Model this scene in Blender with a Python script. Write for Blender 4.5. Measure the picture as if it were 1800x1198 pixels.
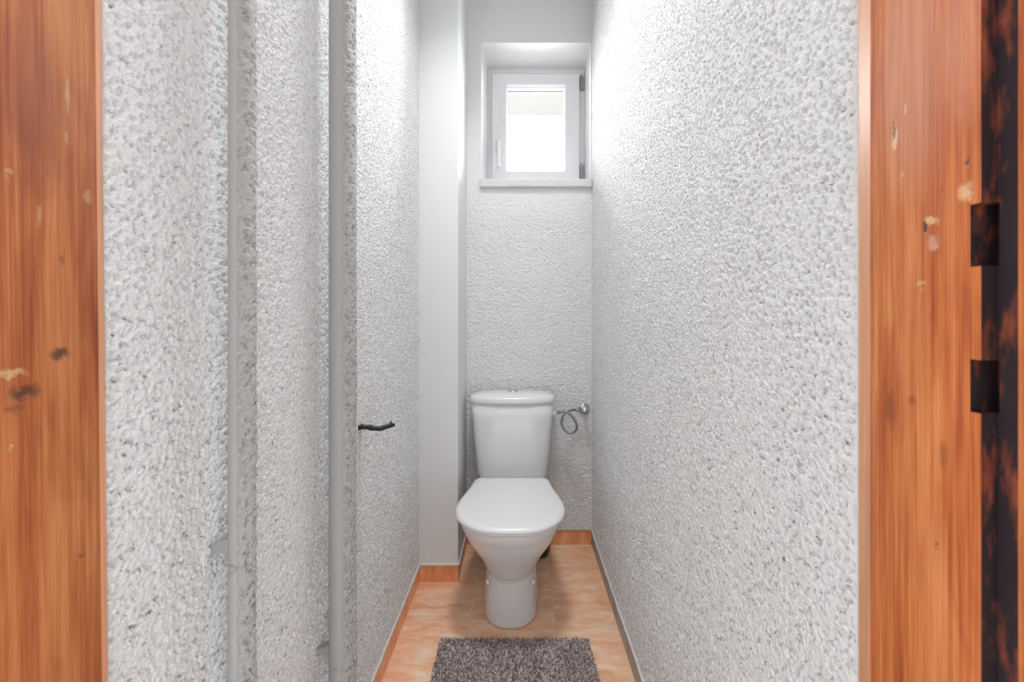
import bpy, bmesh, math, random
from mathutils import Vector, Matrix
import numpy as np
random.seed(7); np.random.seed(7)
for o in list(bpy.data.objects): bpy.data.objects.remove(o)
S = bpy.context.scene
COL = S.collection

# ---------------------------------------------------------------- camera
H = 1.11            # eye height; camera looks along +Y, the room's depth
cd = bpy.data.cameras.new('camera'); cam = bpy.data.objects.new('camera', cd); COL.objects.link(cam)
cam.location = (0, 0, H); cam.rotation_euler = (math.pi/2, 0, 0)
cd.sensor_width = 36; cd.lens = 36*678/1800
cd.shift_x = -13.4/1800; cd.shift_y = -38/1800
cd.clip_start = .02
cd.dof.use_dof = True; cd.dof.focus_distance = 1.3; cd.dof.aperture_fstop = 6.3
S.camera = cam
# ---------------------------------------------------------------- world: bright overcast day
w = bpy.data.worlds.new('world'); S.world = w; w.use_nodes = True
nt = w.node_tree; nt.nodes.clear()
wo = nt.nodes.new('ShaderNodeOutputWorld')
bg = nt.nodes.new('ShaderNodeBackground')
tc = nt.nodes.new('ShaderNodeTexCoord'); sx = nt.nodes.new('ShaderNodeSeparateXYZ')
mr = nt.nodes.new('ShaderNodeMapRange')
nt.links.new(tc.outputs['Generated'], sx.inputs[0]); nt.links.new(sx.outputs['Y'], mr.inputs[0])
WORLD_BACK, WORLD_FRONT = 1.0, 27.0
mr.inputs[1].default_value = -.2; mr.inputs[2].default_value = .5
mr.inputs[3].default_value = WORLD_BACK; mr.inputs[4].default_value = WORLD_FRONT
bg.inputs[0].default_value = (.975, .99, 1.0, 1)
mz = nt.nodes.new('ShaderNodeMapRange'); mu = nt.nodes.new('ShaderNodeMath'); mu.operation = 'MULTIPLY'   # yard below the horizon is darker than the sky
mz.inputs[1].default_value = -.06; mz.inputs[2].default_value = .04; mz.inputs[3].default_value = .6; mz.inputs[4].default_value = 1
mr2 = nt.nodes.new('ShaderNodeMapRange'); mr2.inputs[1].default_value = -.05; mr2.inputs[2].default_value = .1; mr2.inputs[3].default_value = 1; mr2.inputs[4].default_value = 0
mxm = nt.nodes.new('ShaderNodeMath'); mxm.operation = 'MAXIMUM'
nt.links.new(sx.outputs['Z'], mz.inputs[0]); nt.links.new(sx.outputs['Y'], mr2.inputs[0])
nt.links.new(mz.outputs[0], mxm.inputs[0]); nt.links.new(mr2.outputs[0], mxm.inputs[1])
nt.links.new(mr.outputs[0], mu.inputs[0]); nt.links.new(mxm.outputs[0], mu.inputs[1]); nt.links.new(mu.outputs[0], bg.inputs[1]); nt.links.new(bg.outputs[0], wo.inputs[0])
def area(name, loc, rot, sx_, sy_, power, color=(1,1,1), portal=False):
    l = bpy.data.lights.new(name, 'AREA'); l.shape = 'RECTANGLE'; l.size = sx_; l.size_y = sy_
    l.energy = power; l.color = color
    if portal: l.cycles.is_portal = True
    o = bpy.data.objects.new(name, l); COL.objects.link(o); o.location = loc; o.rotation_euler = rot
    return o
area('window_portal', (.1, 2.30, 2.13), (-math.pi/2, 0, 0), .60, .74, 1, portal=True)
area('doorway_portal', (-.03, .20, 1.0), (math.pi/2, 0, 0), .95, 2.05, 1, portal=True)
# power of the unseen ceiling lamp added to brighten the room, built at the end
ADDED_LAMP_POWER = 6.4
S.view_settings.view_transform = 'Standard'; S.view_settings.look = 'None'
S.view_settings.gamma = 1; S.view_settings.use_curve_mapping = False
S.view_settings.exposure = 0.17

# ---------------------------------------------------------------- helpers
def tag(o, label=None, cat=None, group=None, kind=None):
    if label: o['label'] = label
    if cat: o['category'] = cat
    if group: o['group'] = group
    if kind: o['kind'] = kind
    return o
def empty(name, loc=(0,0,0), **k):
    o = bpy.data.objects.new(name, None); COL.objects.link(o); o.location = loc; o.empty_display_size = .05
    return tag(o, **k)
def link(name, me, mats, parent=None, smooth=True, bevel=0, seg=2, sub=0, **k):
    o = bpy.data.objects.new(name, me); COL.objects.link(o)
    for m in (mats if isinstance(mats, (list, tuple)) else [mats]): me.materials.append(m)
    if smooth:
        me.shade_smooth()
    if parent:
        o.parent = parent
        p = parent; off = Vector((0,0,0))
        while p: off += p.location; p = p.parent
        # geometry is written in world metres: undo the parents' offset
        me.transform(Matrix.Translation(-off))
    if bevel:
        b = o.modifiers.new('bevel', 'BEVEL'); b.width = bevel; b.segments = seg; b.limit_method = 'ANGLE'; b.angle_limit = .6
        b.harden_normals = False
        wn = o.modifiers.new('wn', 'WEIGHTED_NORMAL'); wn.keep_sharp = False
    if sub:
        s = o.modifiers.new('sub', 'SUBSURF'); s.levels = sub; s.render_levels = sub
    return tag(o, **k)
def obj(name, bm, mats, parent=None, **k):
    bmesh.ops.recalc_face_normals(bm, faces=bm.faces)
    me = bpy.data.meshes.new(name); bm.to_mesh(me); bm.free()
    return link(name, me, mats, parent, **k)
def box(bm, x0, x1, y0, y1, z0, z1, mi=0):
    vs = [bm.verts.new((x, y, z)) for x in (x0, x1) for y in (y0, y1) for z in (z0, z1)]
    for f in ((0,1,3,2), (4,6,7,5), (0,4,5,1), (2,3,7,6), (0,2,6,4), (1,5,7,3)):
        fc = bm.faces.new([vs[i] for i in f]); fc.material_index = mi
    return vs
def bx(*a):
    bm = bmesh.new(); box(bm, *a); return bm
def cyl(bm, p0, p1, r0, r1=None, n=24, cap=True):
    p0, p1 = Vector(p0), Vector(p1); r1 = r0 if r1 is None else r1
    d = (p1-p0).normalized(); a = d.orthogonal().normalized(); b = d.cross(a)
    A = [bm.verts.new(p0+(a*math.cos(t)+b*math.sin(t))*r0) for t in [2*math.pi*i/n for i in range(n)]]
    B = [bm.verts.new(p1+(a*math.cos(t)+b*math.sin(t))*r1) for t in [2*math.pi*i/n for i in range(n)]]
    for i in range(n): bm.faces.new((A[i], A[(i+1)%n], B[(i+1)%n], B[i]))
    if cap: bm.faces.new(A[::-1]); bm.faces.new(B)
def lathe(bm, prof, origin, axis, n=32):
    # prof: list of (along, radius)
    o = Vector(origin); d = Vector(axis).normalized(); a = d.orthogonal().normalized(); b = d.cross(a)
    prev = None
    for (h, r) in prof:
        ring = [bm.verts.new(o+d*h+(a*math.cos(2*math.pi*i/n)+b*math.sin(2*math.pi*i/n))*max(r, 1e-5)) for i in range(n)]
        if prev:
            for i in range(n): bm.faces.new((prev[i], prev[(i+1)%n], ring[(i+1)%n], ring[i]))
        else: bm.faces.new(ring[::-1])
        prev = ring
    bm.faces.new(prev)
def loft(bm, rings):
    prev = None
    for pts in rings:
        ring = [bm.verts.new(p) for p in pts]; n = len(ring)
        if prev:
            for i in range(n): bm.faces.new((prev[i], prev[(i+1)%n], ring[(i+1)%n], ring[i]))
        else: bm.faces.new(ring[::-1])
        prev = ring
    bm.faces.new(prev)
def sup(cx, cy, z, hw, fr, bk, pf=2.0, pb=2.0, n=72):
    out = []
    for i in range(n):
        t = 2*math.pi*i/n; c, s = math.cos(t), math.sin(t)
        p = pb if s > 0 else pf
        x = hw*math.copysign(abs(c)**(2/p), c); y = (bk if s > 0 else fr)*math.copysign(abs(s)**(2/p), s)
        out.append((cx+x, cy+y, z))
    return out
def catmull(pts, k=10, closed=False):
    pts = [Vector(p) for p in pts]; n = len(pts); out = []
    rng = range(n if closed else n-1)
    for i in rng:
        g = (lambda j: pts[j % n]) if closed else (lambda j: pts[max(0, min(n-1, j))])
        p0, p1, p2, p3 = g(i-1), g(i), g(i+1), g(i+2)
        for j in range(k):
            t = j/k
            out.append(.5*((2*p1)+(p2-p0)*t+(2*p0-5*p1+4*p2-p3)*t*t+(3*p1-p0-3*p2+p3)*t**3))
    if not closed: out.append(pts[-1])
    return out
def tube(bm, pts, r, n=12, rib=0):
    prev = None; nrm = None
    for i, p in enumerate(pts):
        t = (pts[min(i+1, len(pts)-1)]-pts[max(i-1, 0)]).normalized()
        if nrm is None: nrm = t.orthogonal().normalized()
        nrm = (nrm - t*nrm.dot(t)).normalized(); b = t.cross(nrm)
        rr = r + (rib if i % 2 else 0)
        ring = [bm.verts.new(p+(nrm*math.cos(2*math.pi*k/n)+b*math.sin(2*math.pi*k/n))*rr) for k in range(n)]
        if prev:
            for k in range(n): bm.faces.new((prev[k], prev[(k+1)%n], ring[(k+1)%n], ring[k]))
        else: bm.faces.new(ring[::-1])
        prev = ring
    bm.faces.new(prev)

# ---------------------------------------------------------------- materials
def mat(name):
    m = bpy.data.materials.new(name); m.use_nodes = True
    return m, m.node_tree, m.node_tree.nodes['Principled BSDF']
def N(nt, t, **k):
    n = nt.nodes.new(t)
    for a, b in k.items():
        if a.startswith('i_'): n.inputs[a[2:].replace('_', ' ')].default_value = b
        else: setattr(n, a, b)
    return n
def L(nt, a, b): nt.links.new(a, b)
def math_(nt, op, a, b=None, c=None):
    n = nt.nodes.new('ShaderNodeMath'); n.operation = op
    for i, v in enumerate((a, b, c)):
        if v is None: continue
        if isinstance(v, (int, float)): n.inputs[i].default_value = v
        else: L(nt, v, n.inputs[i])
    return n.outputs[0]
def mixc(nt, f, a, b, bt='MIX'):
    n = nt.nodes.new('ShaderNodeMix'); n.data_type = 'RGBA'; n.blend_type = bt
    for i, v in ((0, f), (6, a), (7, b)):
        if isinstance(v, (int, float)): n.inputs[i].default_value = v
        elif isinstance(v, tuple): n.inputs[i].default_value = (*v, 1) if len(v) == 3 else v
        else: L(nt, v, n.inputs[i])
    return n.outputs[2]
def ramp(nt, f, stops):
    n = nt.nodes.new('ShaderNodeValToRGB'); e = n.color_ramp.elements
    while len(e) < len(stops): e.new(.5)
    for i, (p, c) in enumerate(stops): e[i].position = p; e[i].color = (*c, 1)
    L(nt, f, n.inputs[0]); return n.outputs[0]
def srgb(r, g, b):
    f = lambda v: ((v/255+.055)/1.055)**2.4 if v > 10 else v/255/12.92
    return (f(r), f(g), f(b))
def simple(name, col, rough=.5, metal=0, coat=0, noise=0.04, nscale=8, bump=0, bscale=200):
    m, t, p = mat(name)
    tcn = N(t, 'ShaderNodeTexCoord')
    nz = N(t, 'ShaderNodeTexNoise', i_Scale=nscale, i_Detail=3.0); L(t, tcn.outputs['Object'], nz.inputs['Vector'])
    c2 = tuple(max(0, v*(1-noise*2)) for v in col)
    L(t, mixc(t, nz.outputs[0], col, c2), p.inputs['Base Color'])
    p.inputs['Roughness'].default_value = rough; p.inputs['Metallic'].default_value = metal
    p.inputs['Coat Weight'].default_value = coat; p.inputs['Coat Roughness'].default_value = .05
    if bump:
        nb = N(t, 'ShaderNodeTexNoise', i_Scale=bscale, i_Detail=2.0); L(t, tcn.outputs['Object'], nb.inputs['Vector'])
        b = N(t, 'ShaderNodeBump', i_Strength=bump, i_Distance=.001); L(t, nb.outputs[0], b.inputs['Height']); L(t, b.outputs[0], p.inputs['Normal'])
    return m

def plaster(name, col=(.80,.802,.803), amp=.0052, scale=128, wv=.85, wn=.9, wr=.35, base=.8):
    """roughcast paint: pits ringed by ridges, really displaced; a vertex attribute 'rough' says how thick"""
    m, t, p = mat(name)
    tcn = N(t, 'ShaderNodeTexCoord'); P = tcn.outputs['Object']
    wz = N(t, 'ShaderNodeTexNoise', i_Scale=scale*.8, i_Detail=2.0); L(t, P, wz.inputs['Vector'])
    vm = N(t, 'ShaderNodeVectorMath', operation='MULTIPLY_ADD'); L(t, wz.outputs['Color'], vm.inputs[0])
    k = .9/scale; vm.inputs[1].default_value = (k, k, k); L(t, P, vm.inputs[2])
    vo = N(t, 'ShaderNodeTexVoronoi', feature='SMOOTH_F1'); vo.inputs['Scale'].default_value = scale; vo.inputs['Smoothness'].default_value = .2
    L(t, vm.outputs[0], vo.inputs['Vector'])
    n2 = N(t, 'ShaderNodeTexNoise', i_Scale=scale*1.5, i_Detail=4.0, i_Roughness=.6); L(t, P, n2.inputs['Vector'])
    nr = N(t, 'ShaderNodeTexNoise', i_Scale=scale*.55, i_Detail=2.0, i_Roughness=.5); L(t, P, nr.inputs['Vector'])
    rid = math_(t, 'SUBTRACT', 1.0, math_(t, 'MULTIPLY', math_(t, 'ABSOLUTE', math_(t, 'SUBTRACT', nr.outputs[0], .5)), 5.0))
    n3 = N(t, 'ShaderNodeTexNoise', i_Scale=9.0, i_Detail=2.0); L(t, P, n3.inputs['Vector'])
    at = N(t, 'ShaderNodeAttribute', attribute_name='rough')
    pit = N(t, 'ShaderNodeMapRange', interpolation_type='SMOOTHSTEP'); L(t, vo.outputs['Distance'], pit.inputs[0])
    pit.inputs[1].default_value = .08; pit.inputs[2].default_value = .62
    h = math_(t, 'ADD', math_(t, 'MULTIPLY', pit.outputs[0], wv), math_(t, 'MULTIPLY', n2.outputs[0], wn))
    h = math_(t, 'ADD', h, math_(t, 'MULTIPLY', rid, wr))
    h = math_(t, 'MULTIPLY', h, math_(t, 'ADD', math_(t, 'MULTIPLY', n3.outputs[0], .5), .75))
    h = math_(t, 'MULTIPLY', math_(t, 'SUBTRACT', h, base), at.outputs['Fac'])
    ds = N(t, 'ShaderNodeDisplacement'); ds.inputs['Midlevel'].default_value = 0; ds.inputs['Scale'].default_value = amp
    L(t, h, ds.inputs['Height']); L(t, ds.outputs[0], t.nodes['Material Output'].inputs['Displacement'])
    m.displacement_method = 'BOTH'
    nc = N(t, 'ShaderNodeTexNoise', i_Scale=3.0, i_Detail=3.0); L(t, P, nc.inputs['Vector'])
    L(t, mixc(t, nc.outputs[0], col, tuple(v*.97 for v in col)), p.inputs['Base Color'])
    p.inputs['Roughness'].default_value = .5; p.inputs['Specular IOR Level'].default_value = .4
    return m
M_pl = plaster('roughcast')
M_plb = plaster('brushed_plaster', amp=.0054, scale=75, wv=.5, wn=1.2, wr=.6)
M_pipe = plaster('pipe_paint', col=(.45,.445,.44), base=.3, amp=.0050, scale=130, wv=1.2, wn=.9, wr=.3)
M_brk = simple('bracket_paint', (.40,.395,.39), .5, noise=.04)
M_smooth = simple('smooth_white_paint', (.79,.80,.805), .5, noise=.01, bump=.15, bscale=90)
M_ceil = simple('ceiling_paint', (.82,.82,.81), .7, noise=.01)
M_porc = simple('porcelain', (.79,.80,.805), .2, coat=.35, noise=.004)
M_seat = simple('seat_plastic', (.84,.84,.84), .28, coat=.15, noise=.004)
M_pvc = simple('window_pvc', (.88,.89,.905), .3, noise=.005)
M_gask = simple('window_gasket', (.30,.27,.30), .6)
M_marble = simple('sill_marble', (.78,.78,.78), .25, noise=.12, nscale=45)
M_chrome = simple('chrome', (.72,.72,.72), .16, metal=1, noise=.02)
M_hall = simple('hall_floor', (.45,.45,.44), .5)
M_hinge = simple('hinge_metal', (.42,.43,.43), .3, metal=.9, noise=.05)
M_braid = simple('braided_steel', (.36,.36,.35), .34, metal=.9, noise=.15, nscale=600, bump=.6, bscale=900)
M_black = simple('black_metal', (.018,.018,.018), .32, noise=.05)
M_blackp = simple('black_plastic', (.02,.022,.024), .4, noise=.05)
M_caulk = simple('caulk', (.66,.60,.54), .6, noise=.12, nscale=60, bump=.5)
M_caulkw = simple('caulk_white', (.80,.79,.77), .6, noise=.1, nscale=60, bump=.5)
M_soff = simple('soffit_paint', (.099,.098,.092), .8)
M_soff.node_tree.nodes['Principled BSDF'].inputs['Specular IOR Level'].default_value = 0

def tile(name, c0, c1, c2, rough=.32, seed=0, streak=(5, 16, 5)):
    m, t, p = mat(name)
    tcn = N(t, 'ShaderNodeTexCoord'); geo = N(t, 'ShaderNodeNewGeometry')
    off = N(t, 'ShaderNodeVectorMath', operation='SCALE'); off.inputs[0].default_value = (7, 3, 5); L(t, geo.outputs['Random Per Island'], off.inputs['Scale'])
    ad = N(t, 'ShaderNodeVectorMath', operation='ADD'); L(t, tcn.outputs['Object'], ad.inputs[0]); L(t, off.outputs[0], ad.inputs[1])
    mp = N(t, 'ShaderNodeMapping'); mp.inputs['Scale'].default_value = streak; L(t, ad.outputs[0], mp.inputs[0])
    n1 = N(t, 'ShaderNodeTexNoise', i_Scale=1.6, i_Detail=5.0, i_Roughness=.6, i_Distortion=.4); L(t, mp.outputs[0], n1.inputs['Vector'])
    n2 = N(t, 'ShaderNodeTexNoise', i_Scale=5.0, i_Detail=6.0, i_Roughness=.65); L(t, mp.outputs[0], n2.inputs['Vector'])
    f = math_(t, 'ADD', math_(t, 'MULTIPLY', n1.outputs[0], .7), math_(t, 'MULTIPLY', n2.outputs[0], .3))
    c = ramp(t, f, [(.34, c0), (.49, c1), (.64, c2)])
    hv = N(t, 'ShaderNodeHueSaturation'); L(t, c, hv.inputs['Color'])
    L(t, math_(t, 'ADD', math_(t, 'MULTIPLY', geo.outputs['Random Per Island'], .10), .95), hv.inputs['Value'])
    L(t, hv.outputs[0], p.inputs['Base Color'])
    p.inputs['Roughness'].default_value = rough
    b = N(t, 'ShaderNodeBump', i_Strength=.25, i_Distance=.002); L(t, n1.outputs[0], b.inputs['Height']); L(t, b.outputs[0], p.inputs['Normal'])
    return m
M_tile = tile('terracotta_tile', srgb(236,170,126), srgb(249,198,160), srgb(255,226,202))
M_skirt = tile('terracotta_skirting', srgb(220,138,90), srgb(238,164,116), srgb(250,192,150), streak=(14, 14, 5))
M_skirtg = tile('grey_skirting', srgb(128,126,130), srgb(148,145,148), srgb(168,164,166), streak=(14, 14, 5))
M_grout = simple('grout', srgb(250,218,192), .8, noise=.08, nscale=30)

def wood(name, face_x, spots, val=1.0, pale=0):
    """varnished softwood, grain along Z; spots = (y, z, ry, rz, colour, depth)"""
    m, t, p = mat(name)
    tcn = N(t, 'ShaderNodeTexCoord'); P = tcn.outputs['Object']
    def ns(sc, s, det=4.0, rough=.55, dist=0.0):
        mp = N(t, 'ShaderNodeMapping'); mp.inputs['Scale'].default_value = sc; L(t, P, mp.inputs[0])
        n = N(t, 'ShaderNodeTexNoise', i_Scale=s, i_Detail=det, i_Roughness=rough, i_Distortion=dist); L(t, mp.outputs[0], n.inputs['Vector'])
        return n.outputs[0]
    big = ns((30, 30, 3.0), 1.0, 3.0, .5, .6)
    grain = ns((1, 1, .018), 230.0, 5.0, .6, .4)
    fine = ns((1, 1, .012), 700.0, 3.0, .6)
    stain = ns((1, 1, .22), 26.0, 4.0, .6, .8)
    f = math_(t, 'ADD', math_(t, 'MULTIPLY', big, .42), math_(t, 'ADD', math_(t, 'MULTIPLY', grain, .38), math_(t, 'MULTIPLY', fine, .28)))
    c = ramp(t, f, [(.33, srgb(104,42,16)), (.43, srgb(168,82,36)), (.52, srgb(204,118,60)), (.64, srgb(230,156,100))])
    st = ramp(t, stain, [(.36, (1,1,1)), (.54, (0,0,0))])
    c = mixc(t, math_(t, 'MULTIPLY', st, .38), c, mixc(t, 1.0, c, srgb(190,120,80), 'MULTIPLY'))
    wob = N(t, 'ShaderNodeTexNoise', i_Scale=160.0, i_Detail=3.0); L(t, P, wob.inputs['Vector'])
    wv = N(t, 'ShaderNodeVectorMath', operation='MULTIPLY_ADD'); L(t, wob.outputs['Color'], wv.inputs[0])
    wv.inputs[1].default_value = (.004,.0042,.016); L(t, P, wv.inputs[2])
    hsum = None
    for (y, z, ry, rz, col, dep) in spots:
        sb = N(t, 'ShaderNodeVectorMath', operation='SUBTRACT'); L(t, wv.outputs[0], sb.inputs[0]); sb.inputs[1].default_value = (face_x+.002, y+.0021, z+.008)
        dv = N(t, 'ShaderNodeVectorMath', operation='DIVIDE'); L(t, sb.outputs[0], dv.inputs[0]); dv.inputs[1].default_value = (.1, ry, rz)
        ln = N(t, 'ShaderNodeVectorMath', operation='LENGTH'); L(t, dv.outputs[0], ln.inputs[0])
        mk = N(t, 'ShaderNodeMapRange', interpolation_type='SMOOTHSTEP'); L(t, ln.outputs['Value'], mk.inputs[0])
        mk.inputs[1].default_value = .35; mk.inputs[2].default_value = 1.1; mk.inputs[3].default_value = 1; mk.inputs[4].default_value = 0
        c = mixc(t, math_(t, 'MULTIPLY', mk.outputs[0], math_(t, 'MULTIPLY', math_(t, 'ADD', grain, .45), .85 if dep > 1 else .5)), c, col)
        hh = math_(t, 'MULTIPLY', mk.outputs[0], -dep)
        hsum = hh if hsum is None else math_(t, 'ADD', hsum, hh)
    c = mixc(t, 1.0, c, (val, val*.9, val*.76), 'MULTIPLY')
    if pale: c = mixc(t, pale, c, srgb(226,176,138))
    L(t, c, p.inputs['Base Color'])
    p.inputs['Roughness'].default_value = .45; p.inputs['Coat Weight'].default_value = .2; p.inputs['Coat Roughness'].default_value = .4
    hb = math_(t, 'MULTIPLY', grain, .35)
    if hsum is not None: hb = math_(t, 'ADD', hb, hsum)
    b = N(t, 'ShaderNodeBump', i_Strength=.5, i_Distance=.0012); L(t, hb, b.inputs['Height']); L(t, b.outputs[0], p.inputs['Normal'])
    return m
def px2(px, py, X):      # where a mark seen at a pixel lies on a jamb face
    d = X*678/(px-913.4); return d, H-(py-561)*d/678
XR, XL = .350, -.4195
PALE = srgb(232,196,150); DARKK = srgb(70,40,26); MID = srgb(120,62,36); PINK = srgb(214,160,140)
def spots(lst, X):
    out = []
    for (px, py, rx, ry, col, dep) in lst:
        y, z = px2(px, py, X); s = y/678
        out.append((y, z, rx*y*y/(678*abs(X)), ry*s, col, dep))
    return out
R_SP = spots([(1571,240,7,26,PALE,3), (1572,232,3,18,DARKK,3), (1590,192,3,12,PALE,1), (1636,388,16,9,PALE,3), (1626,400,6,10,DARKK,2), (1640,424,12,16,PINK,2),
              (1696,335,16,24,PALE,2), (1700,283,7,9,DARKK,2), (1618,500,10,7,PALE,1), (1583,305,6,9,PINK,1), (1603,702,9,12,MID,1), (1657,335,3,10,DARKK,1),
              (1646,958,6,5,DARKK,1), (1565,720,14,40,MID,0), (1660,800,10,34,MID,0), (1600,120,75,260,srgb(204,152,140),0), (1690,60,40,200,srgb(206,150,132),0)], XR)  # broad pink patches up top: discoloured wood, with window glare painted in
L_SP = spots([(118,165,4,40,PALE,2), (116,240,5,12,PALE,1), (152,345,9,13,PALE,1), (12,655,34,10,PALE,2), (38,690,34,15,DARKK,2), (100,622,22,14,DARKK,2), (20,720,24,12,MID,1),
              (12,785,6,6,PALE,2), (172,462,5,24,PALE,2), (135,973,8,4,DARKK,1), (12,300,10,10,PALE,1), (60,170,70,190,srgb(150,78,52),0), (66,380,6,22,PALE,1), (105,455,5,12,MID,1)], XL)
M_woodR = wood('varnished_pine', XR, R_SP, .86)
M_edge = wood('worn_lit_edge_pine', XR, [], 1.0, .6)  # bare chamfer wood, with the light it catches mixed into the colour
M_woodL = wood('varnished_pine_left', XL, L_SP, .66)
def rebate():
    m, t, p = mat('worn_black_paint')
    tcn = N(t, 'ShaderNodeTexCoord')
    mp = N(t, 'ShaderNodeMapping'); mp.inputs['Scale'].default_value = (1,1,.28); L(t, tcn.outputs['Object'], mp.inputs[0])
    n = N(t, 'ShaderNodeTexNoise', i_Scale=60.0, i_Detail=6.0, i_Roughness=.6); L(t, mp.outputs[0], n.inputs['Vector'])
    L(t, ramp(t, n.outputs[0], [(.0, srgb(24,13,20)), (.52, srgb(30,16,22)), (.60, srgb(96,42,28)), (.74, srgb(150,74,44))]), p.inputs['Base Color'])
    p.inputs['Roughness'].default_value = .6
    return m
M_reb = rebate()
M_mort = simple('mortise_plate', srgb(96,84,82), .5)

# ---------------------------------------------------------------- dense wall grids
def grid_mesh(name, U, V, fn, rough_fn, keep=None):
    nu, nv = len(U), len(V)
    uu, vv = np.meshgrid(U, V, indexing='ij')
    co = np.array(fn(uu.ravel(), vv.ravel()), dtype=np.float32).T
    i, j = np.meshgrid(np.arange(nu-1), np.arange(nv-1), indexing='ij'); i = i.ravel(); j = j.ravel()
    if keep is not None:
        k = keep((U[i]+U[i+1])/2, (V[j]+V[j+1])/2); i, j = i[k], j[k]
    a = i*nv+j
    q = np.stack([a, a+nv, a+nv+1, a+1], 1)
    me = bpy.data.meshes.new(name)
    me.vertices.add(len(co)); me.vertices.foreach_set('co', co.ravel())
    me.loops.add(q.size); me.loops.foreach_set('vertex_index', q.ravel().astype(np.int32))
    me.polygons.add(len(q)); me.polygons.foreach_set('loop_start', (np.arange(len(q))*4).astype(np.int32))
    me.update(calc_edges=True)
    at = me.attributes.new('rough', 'FLOAT', 'POINT')
    at.data.foreach_set('value', np.asarray(rough_fn(uu.ravel(), vv.ravel()), dtype=np.float32))
    return me
def flip(me): me.flip_normals()
def merge(me, build):
    """adds plain slab geometry (rough = 0) behind a dense face so the wall has thickness"""
    bm = bmesh.new(); bm.from_mesh(me); build(bm)
    bm.to_mesh(me); bm.free()
CEIL = 2.80; WL, WR, WB = -.4236, .355, 1.90
def ydist(y0, y1, a=.0022, b=.0042):
    out = [y0]
    while out[-1] < y1: out.append(out[-1] + a+(b-a)*(out[-1]-y0)/(y1-y0))
    out[-1] = y1; return np.array(out)
def zvis(a=.0024):
    return np.concatenate([np.arange(-.01, 2.5, a), np.arange(2.5, CEIL+.02, .012)])

# left wall
me = grid_mesh('wall_left', ydist(.391, 1.66, .0017, .0040), zvis(), lambda u, v: (np.full_like(u, WL-.0035), u, v),
               lambda u, v: np.where(v < .074, 0.0, 1.0)*np.clip((u-.391)/.0035, 0, 1))
merge(me, lambda bm: (box(bm, WL-.12, WL-.012, .39, 2.25, -.05, CEIL+.02), box(bm, WL-.05, WL-.0036, .3895, .3912, -.01, CEIL)))
wl = link('wall_left', me, M_pl, kind='structure', label='white roughcast wall on the left carrying the two pipes')
# right wall
me = grid_mesh('wall_right', ydist(.404, 1.93, .0017, .0040), zvis(), lambda u, v: (np.full_like(u, WR+.0035), u, v),
               lambda u, v: np.where(v < .074, 0.0, 1.0)*np.clip((u-.408)/.006, .0, 1.0))
flip(me)
merge(me, lambda bm: (box(bm, WR+.012, WR+.12, .40, 2.25, -.05, CEIL+.02), box(bm, WR+.0036, WR+.05, .4000, .4042, -.01, CEIL)))
wr = link('wall_right', me, M_pl, kind='structure', label='long white roughcast wall on the right')
# back wall with window recess
RX0, RX1, RZ0, RZ1 = -.189, .352, 1.795, 2.473
Ub = np.unique(np.concatenate([np.arange(-.44, .375, .0035), [RX0, RX1]])); Vb = np.unique(np.concatenate([np.arange(-.01, CEIL+.02, .0035), [RZ0, RZ1]]))
me = grid_mesh('wall_back', Ub, Vb, lambda u, v: (u, np.full_like(u, WB+.002), v),
               lambda u, v: np.where(v < .074, 0.0, np.clip((1.83-v)/.25, .10, 1.0))*np.where((u > RX0-.005) & (u < RX1+.005) & (v > RZ0-.005) & (v < RZ1+.005), 0, 1),
               keep=lambda u, v: ~((u > RX0) & (u < RX1) & (v > RZ0) & (v < RZ1)))
me.flip_normals() if me.polygons[0].normal.y > 0 else None
IX0, IX1, IZ0, IZ1, WD = -.172, .352, 1.79, 2.47, 2.098
def recess(bm):
    a = [(RX0, RZ0), (RX1, RZ0), (RX1, RZ1), (RX0, RZ1)]; b = [(IX0, IZ0), (IX1, IZ0), (IX1, IZ1), (IX0, IZ1)]
    for y0, y1, A, B in ((WB+.002, 2.25, a, b),):
        va = [bm.verts.new((x, y0, z)) for x, z in A]; vm = [bm.verts.new((x, WD, z)) for x, z in B]; vb = [bm.verts.new((x, 2.25, z)) for x, z in B]
        for i in range(4):
            bm.faces.new((va[i], va[(i+1)%4], vm[(i+1)%4], vm[i])); bm.faces.new((vm[i], vm[(i+1)%4], vb[(i+1)%4], vb[i]))
    # slabs round the recess
    box(bm, -.54, RX0-.002, WB+.012, 2.25, -.05, CEIL+.02); box(bm, RX1+.002, .47, WB+.012, 2.25, -.05, CEIL+.02)
    box(bm, RX0-.002, RX1+.002, WB+.012, 2.25, -.05, RZ0-.012); box(bm, RX0-.002, RX1+.002, WB+.012, 2.25, RZ1+.002, CEIL+.02)
merge(me, recess)
wb = link('wall_back', me, M_plb, smooth=True, kind='structure', label='white brushed plaster wall behind the toilet, pierced by the window')
# boxed-in riser in the back left corner, smooth
obj('wall_corner', bx(WL-.01, -.260, 1.628, 1.93, 0, CEIL), M_smooth, bevel=.003, kind='structure', label='smooth boxed-in pillar in the back left corner')
obj('ceiling', bx(WL-.1, WR+.1, .28, 2.0, CEIL, CEIL+.1), M_ceil, kind='structure', smooth=False)
# wall above the doorway
bm = bmesh.new(); box(bm, -.60, .54, .27, .40, 2.07, CEIL)
obj('wall_front', bm, M_smooth, smooth=False, kind='structure')

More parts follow.
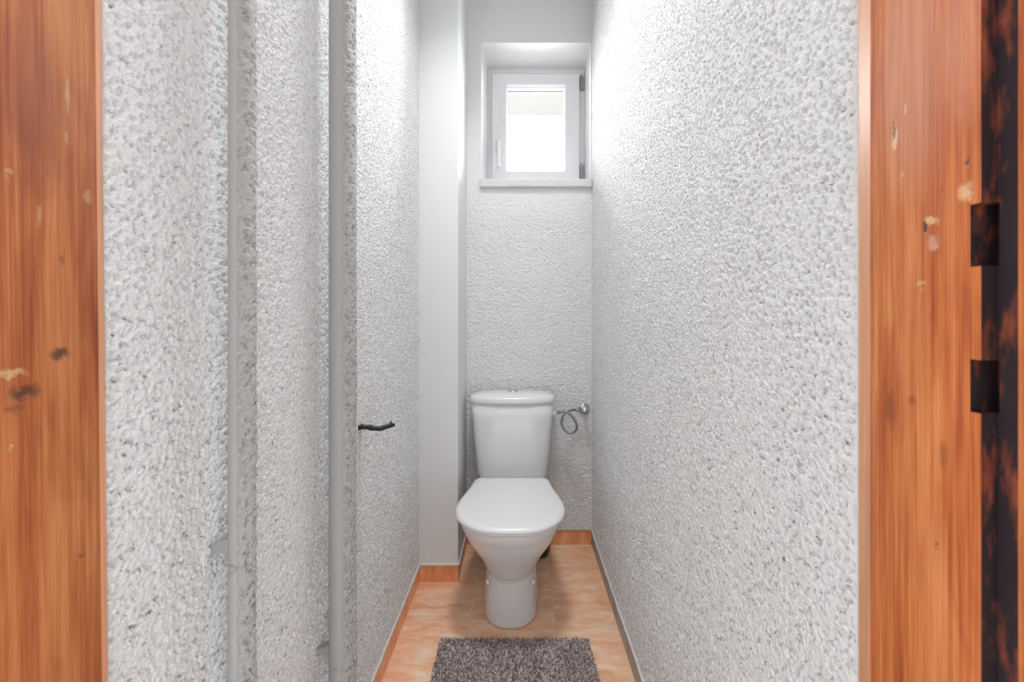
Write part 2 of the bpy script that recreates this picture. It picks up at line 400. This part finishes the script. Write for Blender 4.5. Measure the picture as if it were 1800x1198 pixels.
# ---------------------------------------------------------------- floor
bm = bmesh.new(); box(bm, -.62, .56, .262, 2.0, -.06, -.0008, 1); box(bm, -.62, .56, -.6, .262, -.06, -.0008, 2)
G = .0034
x0, x1, x2, x3, xp = WL+.0, -.186, .132, WR, -.262
tiles = []
for a, b in ((1.4155, 1.581), (1.581, 1.742), (1.742, 1.895)):
    tiles += ([(xp, x1, a, b)] if a > 1.5 else []) + [(x1, x2, a, b)]
for a, b in ((1.399, 1.650), (1.650, 1.895)): tiles.append((x2, x3, a, b))
for k in range(4):
    d1 = 1.4155-.25*k; d0 = d1-.25
    tiles += [(x0, x1, d0, d1), (x1, x2, d0, d1), (x2, x3, d0-.016, d1-.016)]
for (a, b, c, d) in tiles:
    g1 = G/2; z = 0
    lx = .0 if not (a == xp and c < 1.5) else -g1
    vs = [(a+g1, c+g1), (b-g1, c+g1), (b-g1, d-g1), (a+g1, d-g1)]
    # tile top with a slightly pillowed edge
    e = .0016
    top = [bm.verts.new((x+(e if i in (0, 3) else -e), y+(e if i in (0, 1) else -e), 0)) for i, (x, y) in enumerate(vs)]
    low = [bm.verts.new((x, y, -.0018)) for x, y in vs]
    bm.faces.new(top)
    for i in range(4): bm.faces.new((low[i], low[(i+1)%4], top[(i+1)%4], top[i]))
g_, e = G/2, .0016     # the notched tile in front of the boxed corner
Ls = [(x0, 1.4155, 1, 1), (x1, 1.4155, -1, 1), (x1, 1.581, -1, -1), (xp, 1.581, -1, -1), (xp, 1.66, -1, -1), (x0, 1.66, 1, -1)]
top = [bm.verts.new((x+sx_*(g_+e), y+sy_*(g_+e), 0)) for x, y, sx_, sy_ in Ls]; low = [bm.verts.new((x+sx_*g_, y+sy_*g_, -.0018)) for x, y, sx_, sy_ in Ls]
bm.faces.new(top)
for i in range(6): bm.faces.new((low[i], low[(i+1)%6], top[(i+1)%6], top[i]))
me = bpy.data.meshes.new('floor'); bmesh.ops.recalc_face_normals(bm, faces=bm.faces)
for f in bm.faces:
    if f.normal.z < -.5 and f.material_index == 0: f.normal_flip()
bm.to_mesh(me); bm.free()
link('floor', me, [M_tile, M_grout, M_hall], smooth=False, kind='structure', label='terracotta floor tiles with pale grout')

# skirting tiles, each run cut into tiles by joints
def skirt(name, p0, p1, nx, ny, m, cm, h=.075, joints=.33, first=.1, label=None):
    """p0->p1 along the wall; (nx, ny) points into the room"""
    p0 = Vector((*p0, 0)); p1 = Vector((*p1, 0)); n = Vector((nx, ny, 0)); Ln = (p1-p0).length; d = (p1-p0)/Ln
    bm = bmesh.new(); cuts = [0]; t = first
    while t < Ln-.02: cuts.append(t); t += joints
    cuts.append(Ln)
    for a, b in zip(cuts, cuts[1:]):
        a += .0008; b -= .0008
        q = [p0+d*a-n*.009, p0+d*b-n*.009, p0+d*b+n*.001, p0+d*a+n*.001]
        lo = [bm.verts.new((v.x, v.y, .001)) for v in q]; hi = [bm.verts.new((v.x, v.y, h)) for v in q]
        bm.faces.new(lo[::-1]); bm.faces.new(hi)
        for i in range(4): bm.faces.new((lo[i], lo[(i+1)%4], hi[(i+1)%4], hi[i]))
    root = obj(name, bm, m, bevel=.0012, kind='structure', label=label)
    bm = bmesh.new(); mid = [p0+d*(Ln*i/60) for i in range(61)]
    mid = [v+n*(.0010+.0008*random.uniform(-1, 1))+Vector((0, 0, h+.002+.0008*random.uniform(-1, 1))) for v in mid]
    tube(bm, mid, .0054, 8)
    obj('caulk_bead', bm, cm, root)
    bm = bmesh.new(); mid = [p0+d*(Ln*i/30)+n*.001+Vector((0, 0, .0)) for i in range(31)]
    tube(bm, mid, .0016, 6)
    obj('grout_line', bm, M_grout, root)
skirt('baseboard_left', (WL, .41), (WL, 1.628), 1, 0, M_skirt, M_caulkw, first=.2, label='terracotta skirting tiles along the left wall')
skirt('baseboard_corner', (WL+.001, 1.628), (-.2585, 1.628), 0, -1, M_skirt, M_caulkw, first=.4, label='terracotta skirting across the front of the boxed corner')
skirt('baseboard_corner_side', (-.260, 1.627), (-.260, 1.90), 1, 0, M_skirt, M_caulkw, first=.4, label='terracotta skirting on the side of the boxed corner')
skirt('baseboard_back', (-.259, WB), (WR, WB), 0, -1, M_skirt, M_caulk, first=.40, joints=.5, label='terracotta skirting behind the toilet')
skirt('baseboard_right', (WR, 1.899), (WR, .41), -1, 0, M_skirtg, M_caulkw, first=.3, label='grey skirting tiles along the right wall')

# ---------------------------------------------------------------- door frame (camera stands in the doorway)
door = empty('door_1', (0, 0, 0), kind='structure', label='varnished orange pine door frame around the viewpoint')
def jamb_prof(s, X, notch):
    # cross-section in the XY plane; s = +1 right, -1 left, X = inner face
    o = lambda dx: X+s*dx
    if s > 0 and notch:
        return [(o(.0), .2995), (o(0), .385), (o(.0058), .4050), (o(.14), .4050), (o(.14), .262), (o(.013), .262), (o(.013), .2915), (o(.022), .2915), (o(.022), .2995)]
    if s < 0: return [(o(0), .2925), (o(0), .3815), (o(.0036), .3915), (o(.14), .3915), (o(.14), .262), (o(.013), .262), (o(.013), .2925)]
    return [(o(0), .2925), (o(0), .385), (o(.0058), .4050), (o(.14), .4050), (o(.14), .262), (o(.013), .262), (o(.013), .2925)]
def prism(bm, prof, z0, z1, lean=0, caps=(1, 1)):
    f = lambda x, y, z: (x + lean*(1.36-z), y, z)
    lo = [bm.verts.new(f(x, y, z0)) for x, y in prof]; hi = [bm.verts.new(f(x, y, z1)) for x, y in prof]
    n = len(prof); fs = []
    for i in range(n): fs.append(bm.faces.new((lo[i], lo[(i+1)%n], hi[(i+1)%n], hi[i])))
    if caps[0]: bm.faces.new(lo[::-1])
    if caps[1]: bm.faces.new(hi)
    return fs
# right jamb: mortises for the lock at two heights
zN = [H-(y-561)*.296/678 for y in (725, 632, 468, 358)]
zs = [0, zN[0], zN[1], zN[2], zN[3], 2.05]
bm = bmesh.new()
for i in range(5): prism(bm, jamb_prof(1, XR, i in (1, 3)), zs[i], zs[i+1])
bmesh.ops.recalc_face_normals(bm, faces=bm.faces)
for f in bm.faces:
    c = f.calc_center_median()
    if c.y < .3060 and c.x > XR+.0008 and not (c.y < .2615): f.material_index = 1
    if abs(f.normal.z) > .9: f.material_index = 1
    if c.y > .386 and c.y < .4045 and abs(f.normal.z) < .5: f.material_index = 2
me = bpy.data.meshes.new('jamb'); bm.to_mesh(me); bm.free()
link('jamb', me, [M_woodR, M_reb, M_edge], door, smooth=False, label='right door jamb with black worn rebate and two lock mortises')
# black rebate band is only so wide, raw wood comes back beyond it
bm = bmesh.new(); prism(bm, [(XR+.0126, .262), (XR+.0126, .2805), (XR+.03, .2805), (XR+.03, .262)], 0, 2.05)
obj('rebate_strip', bm, M_woodR, door, smooth=False)
bm = bmesh.new()
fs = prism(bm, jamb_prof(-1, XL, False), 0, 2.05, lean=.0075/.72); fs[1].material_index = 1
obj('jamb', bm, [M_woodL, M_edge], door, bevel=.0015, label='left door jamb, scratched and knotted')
bm = bmesh.new(); prism(bm, [(XL-.12, .262), (XL-.12, .4005), (XR+.14, .4005), (XR+.14, .262)], 2.05, 2.09)
obj('lintel', bm, M_woodR, door, smooth=False)
# strike faces inside the mortises
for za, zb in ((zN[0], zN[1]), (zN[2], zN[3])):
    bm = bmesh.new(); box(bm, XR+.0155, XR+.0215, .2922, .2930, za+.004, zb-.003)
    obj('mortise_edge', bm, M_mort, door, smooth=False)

# ---------------------------------------------------------------- window
win = empty('window_1', (.09, WD, 1.795), kind='structure', label='small white tilt window high in the back wall')
def rect_frame(bm, x0, x1, z0, z1, y0, y1, w, wt=None, wb_=None):
    wt = w if wt is None else wt; wb_ = w if wb_ is None else wb_
    o = [(x0, z0), (x1, z0), (x1, z1), (x0, z1)]; i = [(x0+w, z0+wb_), (x1-w, z0+wb_), (x1-w, z1-wt), (x0+w, z1-wt)]
    V = {}
    for nm, ring in (('o', o), ('i', i)):
        for y in (y0, y1): V[nm, y] = [bm.verts.new((x, y, z)) for x, z in ring]
    for k in range(4):
        l = (k+1) % 4
        bm.faces.new((V['o', y0][k], V['o', y0][l], V['i', y0][l], V['i', y0][k]))
        bm.faces.new((V['o', y1][k], V['o', y1][l], V['i', y1][l], V['i', y1][k]))
        bm.faces.new((V['o', y0][k], V['o', y0][l], V['o', y1][l], V['o', y1][k]))
        bm.faces.new((V['i', y0][k], V['i', y0][l], V['i', y1][l], V['i', y1][k]))
def W(px, py, d): return ((px-913.4)*d/678, H-(py-561)*d/678)
SD = 2.080
fx0, _ = W(857.5, 0, WD); fx1, _ = W(1031.5, 0, WD); _, fz1 = W(0, 120.6, WD)
sx0, sz1 = W(864.5, 129, SD); sx1, _ = W(1019, 0, SD); sz0 = 1.80
gx0, gz0 = W(892.6, 299.5, SD+.012); gx1, gz1 = W(990.8, 153.5, SD+.012)
bm = bmesh.new(); rect_frame(bm, fx0-.01, fx1+.01, 1.76, fz1+.012, WD, WD+.07, sx0-fx0+.03)
obj('window_frame', bm, M_pvc, win, bevel=.003)
bm = bmesh.new()
rect_frame(bm, sx0, sx1, sz0-.012, sz1, SD, SD+.065, gx0-sx0-.006, sz1-gz1-.006, gz0-sz0+.012-.006)
sash = obj('sash', bm, M_pvc, win, bevel=.005, seg=3)
# sloping glazing bead
bm = bmesh.new()
a = [(gx0-.007, gz0-.007), (gx1+.007, gz0-.007), (gx1+.007, gz1+.007), (gx0-.007, gz1+.007)]; b = [(gx0, gz0), (gx1, gz0), (gx1, gz1-.004), (gx0, gz1-.004)]
va = [bm.verts.new((x, SD+.004, z)) for x, z in a]; vb = [bm.verts.new((x, SD+.020, z)) for x, z in b]; vc = [bm.verts.new((x, SD+.040, z)) for x, z in b]; vd = [bm.verts.new((x, SD+.040, z)) for x, z in a]
for k in range(4):
    l = (k+1) % 4
    bm.faces.new((va[k], va[l], vb[l], vb[k])); bm.faces.new((vb[k], vb[l], vc[l], vc[k])); bm.faces.new((vc[k], vc[l], vd[l], vd[k])); bm.faces.new((vd[k], vd[l], va[l], va[k]))
obj('glazing_bead', bm, M_pvc, sash, smooth=False)
bm = bmesh.new(); rect_frame(bm, gx0-.004, gx1+.004, gz0-.004, gz1, SD+.0405, SD+.044, .0055, .008)
obj('gasket', bm, M_gask, sash, smooth=False)
mg, t, p = mat('window_glass')
t.nodes.remove(p)
fr = N(t, 'ShaderNodeFresnel', i_IOR=1.45); tr = N(t, 'ShaderNodeBsdfTransparent'); gl = N(t, 'ShaderNodeBsdfGlossy', i_Roughness=.02); mx = N(t, 'ShaderNodeMixShader')
L(t, fr.outputs[0], mx.inputs[0]); L(t, tr.outputs[0], mx.inputs[1]); L(t, gl.outputs[0], mx.inputs[2]); L(t, mx.outputs[0], t.nodes['Material Output'].inputs[0])
obj('glass_pane', bx(gx0-.003, gx1+.003, SD+.0465, SD+.0505, gz0-.003, gz1+.002), mg, sash, smooth=False)
# handle
hx, hz = W(877, 257, SD); hz2 = W(0, 300, SD)[1]
bm = bmesh.new(); loft(bm, [sup(0, 0, k[0], k[1], k[2], k[2], 2.6, 2.6, 32) for k in ((0, .0135, .033), (.009, .0135, .033), (.012, .011, .030))])
bm.transform(Matrix.Translation((hx, SD, hz-.006)) @ Matrix.Rotation(math.pi/2, 4, 'X'))
hd = obj('handle_plate', bm, M_pvc, sash)
bm = bmesh.new(); cyl(bm, (hx, SD-.010, hz+.008), (hx, SD-.040, hz+.008), .0095, .009)
tube(bm, catmull([(hx, SD-.036, hz+.013), (hx, SD-.040, hz-.01), (hx+.001, SD-.041, hz-.05), (hx+.002, SD-.040, hz2)], 6), .0085, 14)
obj('handle_lever', bm, M_pvc, hd)
# hinges
for (ya, yb) in ((131, 157.5), (287, 314)):
    a0, z1_ = W(1019.8, ya, SD-.002); a1, z0_ = W(1024.6, yb, SD-.002)
    bm = bmesh.new(); cyl(bm, ((a0+a1)/2, SD+.002, z0_), ((a0+a1)/2, SD+.002, z1_), .0062, n=16)
    box(bm, a0+.001, a1+.008, SD+.004, WD+.002, z0_+.006, z1_-.006)
    obj('hinge', bm, M_hinge, win, bevel=.0008, label='grey metal hinge')
# sill: pale marble slab
bm = bmesh.new(); box(bm, W(843, 0, 1.88)[0], .3535, 1.878, WD+.01, 1.756, 1.795)
obj('window_sill', bm, M_marble, win, bevel=.004, label='pale veined marble sill slab')
# balcony slab seen through the glass, above
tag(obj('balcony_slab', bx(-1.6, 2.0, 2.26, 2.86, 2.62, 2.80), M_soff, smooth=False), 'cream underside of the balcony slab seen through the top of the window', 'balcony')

# ---------------------------------------------------------------- toilet
TX = -.034
toilet = empty('toilet', (TX, 1.50, 0), label='white close-coupled toilet with closed lid at the end of the room', cat='toilet')
rings = []
for (z, hw, yf, yb, yc, pf, pb) in [
    (.0015, .099, 1.380, 1.78, 1.485, 2.2, 3.0), (.010, .100, 1.379, 1.78, 1.485, 2.2, 3.0), (.05, .096, 1.385, 1.78, 1.487, 2.2, 3.0), (.10, .0925, 1.400, 1.77, 1.495, 2.2, 2.8),
    (.140, .0905, 1.408, 1.76, 1.50, 2.2, 2.6), (.158, .0905, 1.410, 1.76, 1.50, 2.1, 2.6), (.166, .0915, 1.400, 1.76, 1.49, 2.1, 2.6), (.174, .094, 1.388, 1.77, 1.48, 2.0, 2.6), (.186, .098, 1.377, 1.77, 1.475, 2.0, 2.6),
    (.215, .108, 1.364, 1.79, 1.47, 2.0, 2.5), (.25, .126, 1.338, 1.81, 1.46, 2.0, 2.5), (.29, .150, 1.312, 1.84, 1.45, 2.0, 2.5), (.33, .169, 1.291, 1.86, 1.445, 2.05, 2.6), (.352, .176, 1.283, 1.87, 1.44, 2.1, 2.7),
    (.3555, .179, 1.280, 1.87, 1.44, 2.1, 2.7), (.383, .184, 1.274, 1.87, 1.44, 2.1, 2.8), (.390, .182, 1.276, 1.868, 1.44, 2.1, 2.8), (.3925, .176, 1.283, 1.862, 1.44, 2.1, 2.8)]:
    rings.append(sup(TX, yc, z, hw, yc-yf, yb-yc, pf, pb, 96))
bm = bmesh.new(); loft(bm, rings)
bowl = obj('bowl', bm, M_porc, toilet)
for s in (-1, 1):
    cxp = TX+s*.0905
    bm = bmesh.new(); lathe(bm, [(0, .0095), (.004, .0095), (.008, .007), (.0095, 0)], (TX+s*.0835, 1.446, .128), (s, -.75, .05), 20)
    obj('bolt_cap', bm, M_seat, bowl)
    # raised foot rib either side
    bm = bmesh.new()
    loft(bm, [sup(TX+s*.083, 1.60, z, hw, .11, .16, 3, 3, 40) for z, hw in ((.0015, .026), (.012, .026), (.10, .018), (.15, .010))])
    obj('foot_flange', bm, M_porc, bowl)
# seat ring + lid share the outline measured from the photo
half = [(0, 1.256), (.060, 1.259), (.107, 1.273), (.149, 1.302), (.1785, 1.337), (.195, 1.378), (.2015, 1.420), (.1985, 1.463), (.190, 1.510), (.1785, 1.557), (.1695, 1.602), (.1655, 1.636), (.161, 1.660), (.147, 1.674), (.10, 1.678), (.0, 1.679)]
outl = [Vector((x, y, 0)) for x, y in half] + [Vector((-x, y, 0)) for x, y in half[-2:0:-1]]
outl = catmull(outl, 4, closed=True)
cen = Vector((0, 1.47, 0))
def off(o, d):
    n = len(o); r = []
    for i in range(n):
        tt = (o[(i+1)%n]-o[i-1]).normalized(); nn = Vector((tt.y, -tt.x, 0)); r.append(o[i]-nn*d)
    return r
def outline_rings(levels, dy=0):
    return [[(TX+v.x, v.y+dy, z) for v in off(outl, d)] for z, d in levels]
bm = bmesh.new(); loft(bm, outline_rings([(.3935, .022), (.395, .012), (.399, .008), (.4045, .008), (.406, .012)]))
obj('seat', bm, M_seat, toilet)
lv = [(.4065, .010), (.407, .004), (.4095, .0008), (.4135, .0), (.418, .0022), (.4222, .0072), (.4246, .0125), (.4256, .017)]
bm = bmesh.new(); rg = outline_rings(lv)
for k, sc in ((.4260, .95), (.4263, .88), (.4266, .65), (.4267, .4), (.4267, .12)):
    rg.append([(TX+(v.x)*sc, cen.y+(v.y-cen.y)*sc, k) for v in off(outl, .017)])
loft(bm, rg)
lid = obj('seat_lid', bm, M_seat, toilet)
for s in (-1, 1):
    bm = bmesh.new(); cyl(bm, (TX+s*.075-.018, 1.690, .404), (TX+s*.075+.018, 1.690, .404), .009, n=20)
    obj('seat_hinge', bm, M_seat, toilet, bevel=.002)
# cistern
CY = 1.803
bm = bmesh.new(); R_ = []
for (z, hw, f) in [(.3860, .158, .068), (.404, .161, .068), (.44, .1655, .071), (.50, .171, .0745), (.58, .1785, .0775), (.66, .1855, .080), (.729, .1915, .082)]:
    R_.append(sup(TX, CY, z, hw, f, .072, 3.4, 6, 96))
loft(bm, R_)
cist = obj('cistern', bm, M_porc, toilet)
bm = bmesh.new(); R_ = []
for (z, hw, f, b) in [(.7305, .189, .078, .070), (.7308, .196, .086, .075), (.735, .1985, .089, .077), (.748, .198, .089, .077), (.7555, .1945, .086, .074), (.7625, .185, .078, .068), (.768, .163, .066, .058), (.7715, .138, .052, .046), (.7735, .10, .037, .033), (.774, .05, .018, .016)]:
    R_.append(sup(TX, CY, z, hw, f, b, 3.0, 5, 96))
loft(bm, R_)
clid = obj('cistern_lid', bm, M_porc, toilet)
bm = bmesh.new(); loft(bm, [sup(TX+.003, CY, z, r, r*.86, r*.86, 2, 2, 40) for z, r in ((.772, .025), (.7765, .025), (.778, .022), (.778, .020), (.7795, .0195), (.7803, .017))])
obj('flush_button', bm, M_chrome, clid)
# inlet nub on the right side of the cistern
bm = bmesh.new(); cyl(bm, (TX+.184, 1.795, .676), (TX+.202, 1.795, .676), .011, n=20)
obj('inlet_nut', bm, M_seat, cist, bevel=.001)

# ---------------------------------------------------------------- water valve and hose
vx, vz = W(1027, 719, 1.893)
valve = empty('water_valve', (vx, 1.895, vz), label='chrome angle valve on the back wall beside the cistern', cat='valve')
bm = bmesh.new(); lathe(bm, [(0, .029), (.003, .029), (.008, .025), (.011, .014)], (vx, 1.899, vz), (0, -1, 0), 36)
obj('flange', bm, M_chrome, valve)
bm = bmesh.new(); cyl(bm, (vx, 1.892, vz), (vx-.004, 1.835, vz), .0115, .0125)
lathe(bm, [(0, .012), (.012, .0125), (.014, .010), (.02, .009)], (vx, 1.85, vz-.001), (-1, 0, -.15), 24)
obj('valve_body', bm, M_chrome, valve)
bm = bmesh.new(); lathe(bm, [(0, .008), (.006, .009), (.008, .0155), (.022, .0155), (.026, .012), (.027, 0)], (vx-.004, 1.846, vz+.004), (-.25, -.55, .38), 10)
obj('valve_knob', bm, M_chrome, valve)
hp = [(982.0, 724.3), (987, 723), (992.5, 722.8), (998.5, 726), (1005, 731.5), (1010, 738), (1013.6, 745.5), (1014, 752), (1010.5, 758), (1003.5, 761), (996, 758.5), (990, 751.5), (987.3, 743), (988.8, 733.5), (993.5, 726.5), (1000, 722.2), (1007, 720), (1016, 720.6)]
dd = [1.793, 1.792, 1.788, 1.783, 1.780, 1.779, 1.780, 1.784, 1.790, 1.796, 1.802, 1.807, 1.811, 1.816, 1.822, 1.830, 1.838, 1.846]
pts = []
for (a, b), d in zip(hp, dd):
    x, z = W(a, b, d); pts.append((x, d, z))
pts[0] = (TX+.205, 1.795, .676)
hose = empty('supply_hose', pts[0], label='looped braided steel hose between chrome valve and cistern', cat='hose')
bm = bmesh.new(); tube(bm, catmull(pts, 9), .0056, 12, rib=.0004)
obj('braided_tube', bm, M_braid, hose)
bm = bmesh.new(); lathe(bm, [(0, .0095), (.010, .0095), (.011, .007), (.019, .0065)], pts[0], Vector(pts[1])-Vector(pts[0]), 6)
obj('hose_nut', bm, M_hinge, hose)
e1 = Vector(pts[-1]); e0 = Vector(pts[-2])
bm = bmesh.new(); lathe(bm, [(0, .0065), (.007, .007), (.008, .0105), (.022, .0105)], e1-(e1-e0).normalized()*.014, e1-e0, 6)
obj('hose_nut', bm, M_hinge, hose)

# ---------------------------------------------------------------- toilet roll holder
hold = empty('toilet_roll_holder', (WL, 1.015, .823), label='slim black angular paper holder on the left wall, no roll', cat='paper holder')
zc = .8235
def bar(bm, a, b, hz_, hw_, z0=zc):
    a = Vector((*a, z0)); b = Vector((*b, z0)); d = (b-a).normalized(); n = Vector((-d.y, d.x, 0))*hw_
    vs = [bm.verts.new(p+q+Vector((0, 0, h))) for p in (a, b) for q in (-n, n) for h in (-hz_, hz_)]
    for f in ((0,1,3,2), (4,6,7,5), (0,4,5,1), (2,3,7,6), (0,2,6,4), (1,5,7,3)): bm.faces.new([vs[i] for i in f])
bm = bmesh.new(); bar(bm, (WL-.004, 1.023), (-.392, 1.020), .0042, .0085, zc+.0016); obj('wall_arm', bm, M_black, hold, bevel=.0006)
bm = bmesh.new(); box(bm, WL-.006, WL+.006, 1.012, 1.034, zc-.004, zc+.007); obj('wall_plate', bm, M_black, hold, bevel=.0008)
bm = bmesh.new()
P0, P1, P2 = Vector((-.396, 1.0105)), Vector((-.3625, 1.0045)), Vector((-.339, 1.0495))
# one bent flat bar: front edge P0-P1-P2, 16 mm deep
Q0, Q1, Q2 = Vector((-.396, 1.0265)), Vector((-.3715, 1.0225)), Vector((-.353, 1.057))
lo = [bm.verts.new((v.x, v.y, zc-.0045)) for v in (P0, P1, P2, Q2, Q1, Q0)]; hi = [bm.verts.new((v.x, v.y, zc+.0038)) for v in (P0, P1, P2, Q2, Q1, Q0)]
for i in range(6): bm.faces.new((lo[i], lo[(i+1)%6], hi[(i+1)%6], hi[i]))
for r in (lo, hi): bm.faces.new((r[0], r[1], r[4], r[5])); bm.faces.new((r[1], r[2], r[3], r[4]))
obj('roll_bar', bm, M_black, hold, bevel=.0006)
bm = bmesh.new(); cyl(bm, (-.3505, 1.050, zc+.003), (-.3505, 1.050, zc+.0105), .0022, n=12); obj('end_peg', bm, M_black, hold)

# ---------------------------------------------------------------- vertical pipes on the left wall
def pipe(px_l, px_r, d, zb, label, blab):
    xl, xr = (px_l-913.4)*d/678, (px_r-913.4)*d/678
    r = (xr-xl)/2*.985; cx = (xl+xr)/2 - .0
    T = np.linspace(0, 2*math.pi, 73); Z = np.arange(0.0, CEIL+.004, .005)
    def rg(t, z):
        c = np.cos(t)     # +1 towards the room
        return np.clip((c-.35)/.4, 0, 1)*.8+.02
    me = grid_mesh('pipe', T, Z, lambda u, v: (cx+(r-.0012*np.clip((np.cos(u)+.1), 0, 1))*np.cos(u), d+r*np.sin(u), v), rg)
    merge(me, lambda bm: bmesh.ops.remove_doubles(bm, verts=bm.verts, dist=1e-5))
    bm = bmesh.new(); bm.from_mesh(me); bmesh.ops.recalc_face_normals(bm, faces=bm.faces); bm.to_mesh(me); bm.free()
    root = empty('pipe', (cx, d, 0), label=label, cat='pipe', group=None)
    link('pipe_body', me, M_pipe, root)
    # bracket: arm from wall to pipe, flaring into it
    bm = bmesh.new(); x_w = WL-.006
    g = xl-WL
    pr = [(x_w, zb-.014), (WL+.001, zb-.013), (WL+g*.45, zb-.008), (WL+g*.8, zb-.010), (xl+r*.25, zb-.020), (xl+r*.5, zb-.020), (xl+r*.5, zb+.016), (xl+r*.2, zb+.013), (WL+g*.5, zb+.008), (WL+.002, zb+.004), (x_w, zb+.004)]
    A = [bm.verts.new((x, d-.009, z)) for x, z in pr]; B = [bm.verts.new((x, d+.009, z)) for x, z in pr]
    n = len(pr); bm.faces.new(A); bm.faces.new(B[::-1])
    for i in range(n): bm.faces.new((A[i], A[(i+1)%n], B[(i+1)%n], B[i]))
    br = obj('bracket', bm, M_brk, root, bevel=.002, label=blab)
    # clamp ring and screw on the near side of the pipe
    bm = bmesh.new(); lathe(bm, [(-.0005, .0055), (.0008, .0055), (.0012, .004), (.0012, .0)], (cx-r*.05, d-r, zb-.027), (0, -1, 0), 20)
    obj('screw_cap', bm, M_brk, br)
    return root
pipe(404.5, 440, .529+.010, .797, 'thin white-painted pipe with bracket, nearer the door frame', 'painted bracket arm')
pipe(580, 621, .795+.02, .417, 'thicker white-painted pipe, the one farther from the door frame', 'painted bracket arm')

# ---------------------------------------------------------------- toilet brush holder peeking out behind the toilet
bx_, by_ = .096, 1.826
br = empty('toilet_brush', (bx_, by_, 0), label='black brush holder on the floor, almost hidden behind the toilet', cat='toilet brush')
bm = bmesh.new(); lathe(bm, [(.0005, .034), (.004, .039), (.02, .0455), (.05, .0495), (.09, .049), (.12, .045), (.15, .036), (.152, .030), (.06, .028)], (bx_, by_, 0), (0, 0, 1), 40)
obj('holder', bm, M_blackp, br)
bm = bmesh.new(); cyl(bm, (bx_-.004, by_, .05), (bx_-.03, by_+.005, .30), .0065, n=14); obj('handle', bm, M_blackp, br)

# ---------------------------------------------------------------- bath rug
def rug_mat():
    m, t, p = mat('rug_yarn')
    geo = N(t, 'ShaderNodeNewGeometry'); tcn = N(t, 'ShaderNodeTexCoord')
    nz = N(t, 'ShaderNodeTexNoise', i_Scale=14.0, i_Detail=2.0); L(t, tcn.outputs['Object'], nz.inputs['Vector'])
    f = math_(t, 'ADD', math_(t, 'MULTIPLY', geo.outputs['Random Per Island'], .8), math_(t, 'MULTIPLY', nz.outputs[0], .25))
    L(t, ramp(t, f, [(.1, srgb(112,100,100)), (.5, srgb(170,155,153)), (.95, srgb(226,211,206))]), p.inputs['Base Color'])
    p.inputs['Roughness'].default_value = .9; p.inputs['Sheen Weight'].default_value = .15
    return m
M_rug = rug_mat()
rx0, rx1, ry0, ry1 = -.271, .236, .60, 1.330
rug = empty('bath_rug', (-.01, .98, 0), label='grey-brown tufted rug on the tiles in front of the toilet', cat='rug')
def rugx(x, y):   # the rug lies slightly skewed
    k = (ry1-y)/.165
    return x + (.0 if x < 0 else .010*min(k, 3))*(x/.236 if x > 0 else 1)
bm = bmesh.new()
cs = [(rx0, ry0), (rugx(rx1, ry0), ry0), (rugx(rx1, 1.165), 1.165), (rx1+.001, ry1-.003), (rx0, ry1)]
lo = [bm.verts.new((x, y, .001)) for x, y in cs]; hi = [bm.verts.new((x, y, .006)) for x, y in cs]
bm.faces.new(lo[::-1]); bm.faces.new(hi)
for i in range(5): bm.faces.new((lo[i], lo[(i+1)%5], hi[(i+1)%5], hi[i]))
obj('backing', bm, M_rug, rug, smooth=False)
# pile: short bent yarn tufts in rows
tv, tf = [], []
step = .0050
ny = int((ry1-ry0)/step); nx = int((rx1-rx0)/step)
hexa = [(math.cos(a*math.pi*2/5), math.sin(a*math.pi*2/5)) for a in range(5)]
rnd = random.Random(3)
for j in range(ny+1):
    y = ry1 - j*step
    for i in range(nx+1):
        x = rugx(rx0+i*step, y)+rnd.uniform(-.0012, .0012); yy = y+rnd.uniform(-.0014, .0014)
        hgt = .013+rnd.uniform(-.002, .003); lx, ly = rnd.uniform(-.0035, .0035), rnd.uniform(-.0035, .0035)
        r = .0023+rnd.uniform(-.0003, .0004); b0 = len(tv)
        for (zz, rr, q) in ((.004, r*.8, 0), (.004+(hgt-.004)*.6, r*1.1, .4), (hgt-.0008, r*.85, .9), (hgt, r*.25, 1)):
            for (c, s) in hexa: tv.append((x+lx*q+c*rr, yy+ly*q+s*rr, zz))
        for k in range(3):
            for a in range(5):
                b = (a+1) % 5; tf.append((b0+k*5+a, b0+k*5+b, b0+k*5+5+b, b0+k*5+5+a))
        tf.append(tuple(b0+15+a for a in range(5)))
me = bpy.data.meshes.new('pile'); me.from_pydata(tv, [], tf)
link('pile', me, M_rug, rug, kind='stuff')

# ---------------------------------------------------------------- ceiling lamp added above the frame for down-light, no known fitting
if ADDED_LAMP_POWER:
    lamp = empty('added_ceiling_lamp', (-.03, 1.05, CEIL), label='added round ceiling lamp, unseen, brightening the middle of the room', cat='lamp')
    bm = bmesh.new(); lathe(bm, [(0, .16), (.018, .16), (.02, .15), (.022, 0)], (-.03, 1.05, CEIL), (0, 0, -1), 40)
    obj('added_lamp_base', bm, M_pvc, lamp)
    l = bpy.data.lights.new('added_lamp_light', 'AREA'); l.shape = 'DISK'; l.size = .30; l.spread = math.radians(114); l.energy = ADDED_LAMP_POWER; l.color = (.985, .993, 1.0)
    o = bpy.data.objects.new('added_lamp_light', l); COL.objects.link(o); o.parent = lamp; o.location = (0, 0, -.06)
